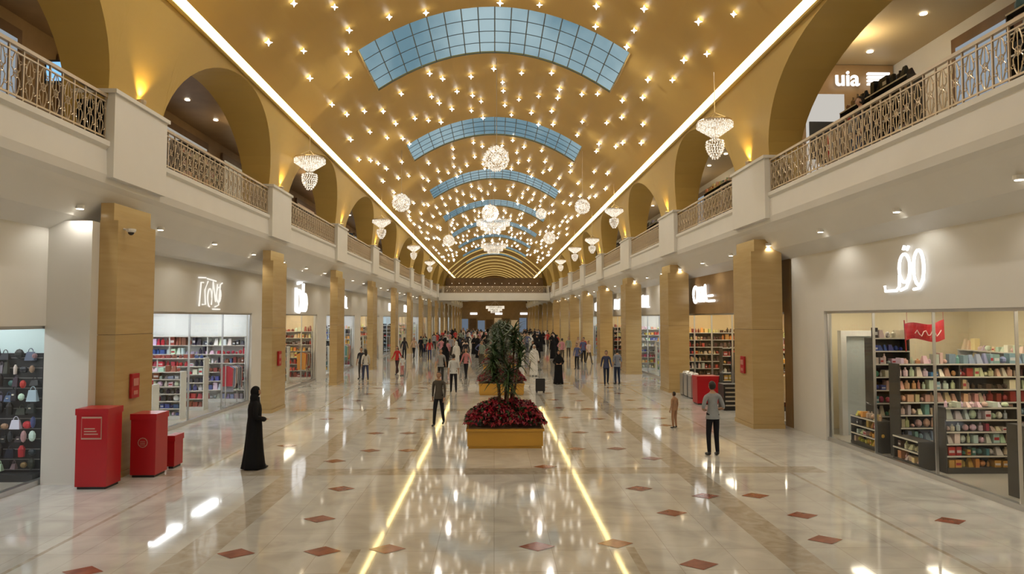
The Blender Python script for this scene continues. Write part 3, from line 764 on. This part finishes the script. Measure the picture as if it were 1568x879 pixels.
def head(b,c,hair,yaw=0):
    def sh(p):
        x,y,z=p
        if z<0: x*=1-.28*(-z/.115); y*=1-.1*(-z/.115)
        if y<0 and z<-.03: y*=.8
        return [x,y,z]
    M0=b.M; T=Matrix.Translation(c)@Matrix.Rotation(yaw,4,'Z'); b.M=T
    b.ell((0,0,0),(.076,.094,.116),14,10,0,fn=sh)
    b.add([(-.013,.085,-.03),(.013,.085,-.03),(0,.112,-.028),(0,.09,.02),(0,.088,-.04)],[(0,2,3),(2,1,3),(0,4,2),(4,1,2)],0)
    for s in (-1,1):
        b.ell((s*.078,-.005,-.005),(.01,.02,.03),6,5,0)
        b.ell((s*.03,.082,.008),(.014,.008,.008),6,5,5); b.ell((s*.03,.088,.008),(.006,.005,.006),6,4,1)
        b.box(s*.03-.018,s*.03+.018,.086,.094,.026,.031,1)
    b.ell((0,.08,-.058),(.024,.01,.008),8,5,6)
    if hair!='none':
        b.ell((0,-.012,.02),(.085,.1,.112),14,10,1,keep=lambda q:(q[1]<.02 and q[2]>-.08) or q[2]>.055)
    if hair=='long':
        b.ell((0,-.07,-.1),(.085,.05,.2),12,8,1)
    if hair=='scarf':
        b.ell((0,-.015,.015),(.095,.108,.13),14,10,2,keep=lambda q:q[1]<.06 or q[2]>.09)
        b.ell((0,-.04,-.13),(.12,.09,.14),12,8,2)
    b.M=M0
def person(pose='stand',hair='short',sleeve='short',robe=None,headyaw=0,fing=True,slim=1.0):
    nodes=[];edges=[]
    def N(p,r,root=False): nodes.append([p,r,root]); return len(nodes)-1
    def E(a,c,l): edges.append((a,c,l))
    k=slim
    P=N((0,0,.97),.125*k,True); S=N((0,0,1.14),.118*k); C=N((0,0,1.31),.135*k); U=N((0,-.005,1.43),.10*k); NK=N((0,.0,1.5),.056); NH=N((0,.015,1.58),.05)
    E(P,S,'T');E(S,C,'T');E(C,U,'T');E(U,NK,'N');E(NK,NH,'N')
    st={'stand':(0,0),'walk':(.26,-.26),'walk2':(-.2,.2),'front':(0,0),'hip':(.05,0),'phone':(0,0)}[pose]
    for i,s in enumerate((-1,1)):
        f=st[i]; sw=-f
        sh=N((s*.175*k,-.005,1.425),.062); 
        if pose=='front': el=(s*.27,-.05,1.14); wr=(s*.14,.17,1.07); hd=(s*.07,.21,1.06)
        elif pose=='hip' and s==-1: el=(s*.37,-.08,1.18); wr=(s*.2,.05,1.03); hd=(s*.15,.08,1.0)
        else:
            el=(s*.225,sw*.35-.02,1.14); wr=(s*.25,sw*.9+.05,.91+abs(sw)*.12); hd=(s*.25,sw*1.05+.07,.83+abs(sw)*.14)
        e=N(el,.044 if not robe else .06); w=N(wr,.03 if not robe else .065); E(U,sh,'S'); E(sh,e,'S'); E(e,w,'A')
        h=N(hd,.034); E(w,h,'H')
        if fing:
            d=(Vector(hd)-Vector(wr)).normalized(); side=Vector((0,1,0)) if abs(d.y)<.6 else Vector((0,0,1)); side=(side-d*side.dot(d)).normalized()
            cur=Vector((-s,0,0)); cur=(cur-d*cur.dot(d)); cur=cur.normalized() if cur.length>.1 else Vector((0,0,-1))
            for q,(off,ln) in enumerate(((-.027,.055),(-.009,.07),(.009,.075),(.027,.068))):
                p0=Vector(hd)+side*off; p1=p0+d*ln*.6+cur*.004; p2=p1+d*ln*.45+cur*.022
                a0=N(tuple(p0),.0105,True); a1=N(tuple(p1),.0095); a2=N(tuple(p2),.008); E(a0,a1,'H');E(a1,a2,'H')
            p0=Vector(hd)-d*.02+side*.025; a0=N(tuple(p0),.012,True); a1=N(tuple(p0+side*.035+d*.025),.0105); a2=N(tuple(p0+side*.045+d*.055+cur*.01),.009); E(a0,a1,'H');E(a1,a2,'H')
        if not robe:
            lift=.06 if (pose.startswith('walk') and f<0) else 0
            hp=N((s*.085,0,.90),.092*k); kn=N((s*.10,f*.5+.03,.50+lift*.5),.066); an=N((s*.105,f-.01,.10+lift),.05); he=N((s*.105,f-.03,.045+lift),.04); to=N((s*.125,f+.16,.037+lift*.2),.036)
            E(P,hp,'L');E(hp,kn,'L');E(kn,an,'L');E(an,he,'F');E(he,to,'F')
    V,F=skinmesh(nodes,edges)
    V2=[];lab=[]
    for p in V:
        best=None
        for a,c,l in edges:
            d,t=segd(p,nodes[a][0],nodes[c][0]); d-=nodes[a][1]*(1-t)+nodes[c][1]*t
            if best is None or d<best[0]: best=(d,l,t)
        l=best[1]; x,y,z=p
        if l in('T',) : y*=.80; x*=1.12
        lab.append((l,best[2])); V2.append((x,y,z))
    zmin=min(v[2] for v in V2)
    if robe: zmin=0
    V2=[(x,y,z-zmin) for x,y,z in V2]
    b=MB(); groups={}
    for f in F:
        ls=[lab[i] for i in f]; l,t=max(ls,key=lambda q:sum(1 for r in ls if r[0]==q[0]))
        z=sum(V2[i][2] for i in f)/len(f)
        if l=='T': m=2 if z>.98 or robe else 3
        elif l=='N': m=0 if z>1.475 else 2
        elif l=='S': m=2
        elif l=='A': m=2 if (sleeve=='long' or robe) else 0
        elif l=='H': m=0
        elif l=='L': m=3
        else: m=4
        groups.setdefault(m,[]).append(f)
    b.v=list(V2)
    for m,fs in groups.items():
        for f in fs: b.f.append(f); b.m.append(m); b.c.append((.8,.8,.8))
    if not robe:
        n=24; vs=[];fs=[]; rg=((1.12,.118*k,.088*k),(1.03,.140*k,.108*k),(.95,.162*k,.122*k),(.885,.180*k,.128*k))
        for z,rx,ry in rg:
            for i in range(n): a=2*PI*i/n; vs.append((rx*math.cos(a)*(1+.02*math.cos(5*a)),ry*math.sin(a),z-zmin))
        for j in range(3):
            for i in range(n): kk=(i+1)%n; fs.append((j*n+i,(j+1)*n+i,(j+1)*n+kk,j*n+kk))
        b.add(vs,fs,2)
    if robe:
        rings=[(.015,.26,.25),(.12,.25,.235),(.4,.225,.20),(.7,.21,.175),(.95,.205,.16),(1.12,.185,.14),(1.28,.20,.145),(1.38,.195,.13),(1.44,.15,.105),(1.49,.075,.075),(1.53,.06,.065)]
        if robe=='abaya': rings=rings[:-2]+[(1.5,.105,.1),(1.55,.09,.1)]
        n=32; vs=[];fs=[]
        for j,(z,rx,ry) in enumerate(rings):
            amp=.07*max(0,1-z/1.1)
            for i in range(n):
                a=2*PI*i/n; q=1+amp*math.cos(7*a+z)+amp*.5*math.cos(11*a)
                vs.append((rx*q*math.cos(a),ry*q*math.sin(a)-.0,z))
        for j in range(len(rings)-1):
            for i in range(n): kk=(i+1)%n; fs.append((j*n+i,j*n+kk,(j+1)*n+kk,(j+1)*n+i))
        fs.append(tuple(range(n-1,-1,-1)))
        b.add(vs,fs,2)
        for s in (-1,1): b.ell((s*.09,.2,.035),(.04,.09,.035),8,6,4)
    head(b,(0,.025,1.655-(zmin if not robe else 0)),hair,headyaw)
    return b
def pm(name,**k):
    b=person(**k); me=b.mesh(name,[M_skin,M_hair,M_skin,M_skin,M_dark,M_eye,M_lip],True); return me
T={
 'stand':pm('t_stand',pose='stand'),
 'walk':pm('t_walk',pose='walk'),
 'walk2':pm('t_walk2',pose='walk2',sleeve='long'),
 'front':pm('t_front',pose='front'),
 'hip':pm('t_hip',pose='hip',sleeve='long'),
 'girl':pm('t_girl',pose='walk',hair='long',slim=.88,sleeve='long'),
 'abaya':pm('t_abaya',pose='front',robe='abaya',hair='scarf',slim=.85),
 'kandura':pm('t_kandura',pose='stand',robe='kandura',hair='scarf'),
}
def put(name,t,x,y,rot,top,bot,h=1.72,parent=None,z=0):
    o=inst(name,T[t],parent,(x,y,z),rot,h/1.77)
    for i,m in ((2,cloth(top)),(3,cloth(bot))):
        o.material_slots[i].link='OBJECT'; o.material_slots[i].material=m
    return o
BK=(.008,.008,.01)
put('woman_in_black_abaya','abaya',-5.12,14.9,-1.0,BK,BK,1.72)
put('man_in_grey_tshirt','front',5.1,16.0,.15,(.28,.30,.33),(.012,.012,.018),1.72)
put('man_in_dark_vest','walk2',-1.66,20.7,PI-.2,(.09,.08,.07),(.02,.02,.025),1.6)
put('man_in_white_shirt','walk',-1.75,29.6,0.1,(.6,.62,.64),(.02,.02,.03),1.66)
put('woman_in_black_abaya','abaya',3.12,33.4,PI,BK,BK,1.62)
put('child_in_tan_clothes','stand',5.25,20.0,.6,(.38,.22,.13),(.36,.2,.12),1.05)
put('man_in_navy_shirt','walk2',5.35,32.8,PI,(.05,.06,.12),(.02,.03,.06),1.65)
put('man_in_blue_shirt','stand',5.95,33.2,.3,(.25,.28,.36),(.03,.04,.08),1.7)
put('woman_in_pink_top','girl',-1.5,36.5,2.8,(.5,.2,.22),(.02,.02,.03),1.6)
put('man_in_white_kandura','kandura',2.2,38,PI,(.7,.7,.68),(.7,.7,.68),1.7)
put('woman_in_white_top','girl',-6.6,35.5,.3,(.6,.58,.55),(.05,.06,.12),1.6)
put('man_in_dark_shirt','stand',-7.0,36.4,2.9,(.04,.04,.05),(.1,.09,.08),1.65)
put('woman_in_red_dress','girl',-5.55,39.5,2.7,(.5,.03,.03),(.06,.03,.03),1.6)
put('child_in_white','stand',-5.1,38.3,1,(.6,.6,.6),(.5,.2,.2),1.15)
put('man_in_grey_shirt','walk',-2.6,33.5,PI,(.3,.3,.3),(.03,.03,.03),1.7)
b=MB(); b.box(-.2,.2,-.13,.13,.06,.6,0); b.box(-.17,.17,-.14,.14,.12,.54,0)
for sx in (-.15,.15):
    b.tube([(sx*.6,.1,.6),(sx*.6,.1,.95)],.01,5,1)
    for sy in (-.08,.08): b.lathe([(.03,0.0),(.03,.06)],8,sx,sy,0)
b.tube([(-.1,.1,.95),(.1,.1,.95)],.014,5,0); b.obj('rolling_suitcase',[M_dark,M_steel],loc=(1.98,29.7,0))
crowd=empty('crowd_of_shoppers')
TOPS=[(.6,.6,.6),(.03,.03,.04),(.45,.05,.05),(.1,.12,.25),(.5,.35,.25),(.25,.3,.25),(.6,.5,.45),(.02,.02,.02),(.3,.3,.35),(.55,.25,.3)]
BOTS=[(.02,.02,.03),(.04,.05,.12),(.1,.08,.06),(.3,.27,.22),(.02,.02,.02)]
pos=[];tr=0
while len(pos)<200 and tr<9000:
    tr+=1
    y=40.7+62*R.random()**.85; x=R.uniform(-6.9,6.9)
    if R.random()<.3: x*=.7
    if abs(x-.25)<1.2 and min(abs(y-q) for q in (41,53,65))<1.4: continue
    if any((x-p)**2+(y-q)**2<.5 for p,q in pos): continue
    if y<46 and R.random()<.4: continue
    pos.append((x,y))
for x,y in pos:
    t=R.choice(['stand','walk','walk2','girl','abaya','abaya','kandura','hip'])
    if t=='abaya': c=BK;d=BK
    elif t=='kandura': c=(.65,.65,.63);d=c
    else: c=R.choice(TOPS);d=R.choice(BOTS)
    put('shopper',t,x,y,R.choice([0,PI])+R.uniform(-.6,.6),c,d,R.uniform(1.55,1.8),crowd)
put('man_on_gallery','stand',8.45,15.4,1.3,(.03,.03,.04),(.05,.06,.1),1.7,None,6.61)
put('man_on_gallery','stand',8.8,26,1.3,(.3,.3,.35),(.05,.06,.1),1.7,None,6.61)
# ------------------------------------------------------------------ lights
y=4
while y<92:
    for x in (-3.4,3.4): spot('vault_fill_light',(x,y,vz(x)-.35),420,(1,.94,.85),160,.12)  # no fixture here; stands in for the light of the ceiling stars
    y+=9.6
for y in (108,126,146): spot('vault_fill_light',(0,y,12.5),400,(1,.85,.62),160,.2)  # added fill to brighten the far hall, no fixture modelled
w=bpy.data.worlds.new('dusk_sky'); scene.world=w; w.use_nodes=True; nt=w.node_tree; nt.nodes.clear()
o=nt.nodes.new('ShaderNodeOutputWorld'); bg=nt.nodes.new('ShaderNodeBackground'); tc=nt.nodes.new('ShaderNodeTexCoord')
n=nt.nodes.new('ShaderNodeTexNoise'); n.inputs['Scale'].default_value=7; n.inputs['Detail'].default_value=6
r=nt.nodes.new('ShaderNodeValToRGB'); e=r.color_ramp.elements; e[0].position=.38; e[0].color=(.17,.27,.33,1); e[1].position=.66; e[1].color=(.50,.58,.61,1)
nt.links.new(tc.outputs['Generated'],n.inputs['Vector']); nt.links.new(n.outputs[0],r.inputs[0]); nt.links.new(r.outputs[0],bg.inputs[0]); nt.links.new(bg.outputs[0],o.inputs[0]); bg.inputs[1].default_value=1.0
# camera
cd=bpy.data.cameras.new('camera'); cam=bpy.data.objects.new('camera',cd); col.objects.link(cam)
cam.location=(0,0,3.2); cam.rotation_euler=(math.radians(92.59),0,math.radians(-1.47)); cd.sensor_width=36; cd.lens=24.1; cd.clip_end=400
scene.camera=cam
scene.view_settings.view_transform='Standard'
print('faces',sum(len(m.polygons) for m in bpy.data.meshes))
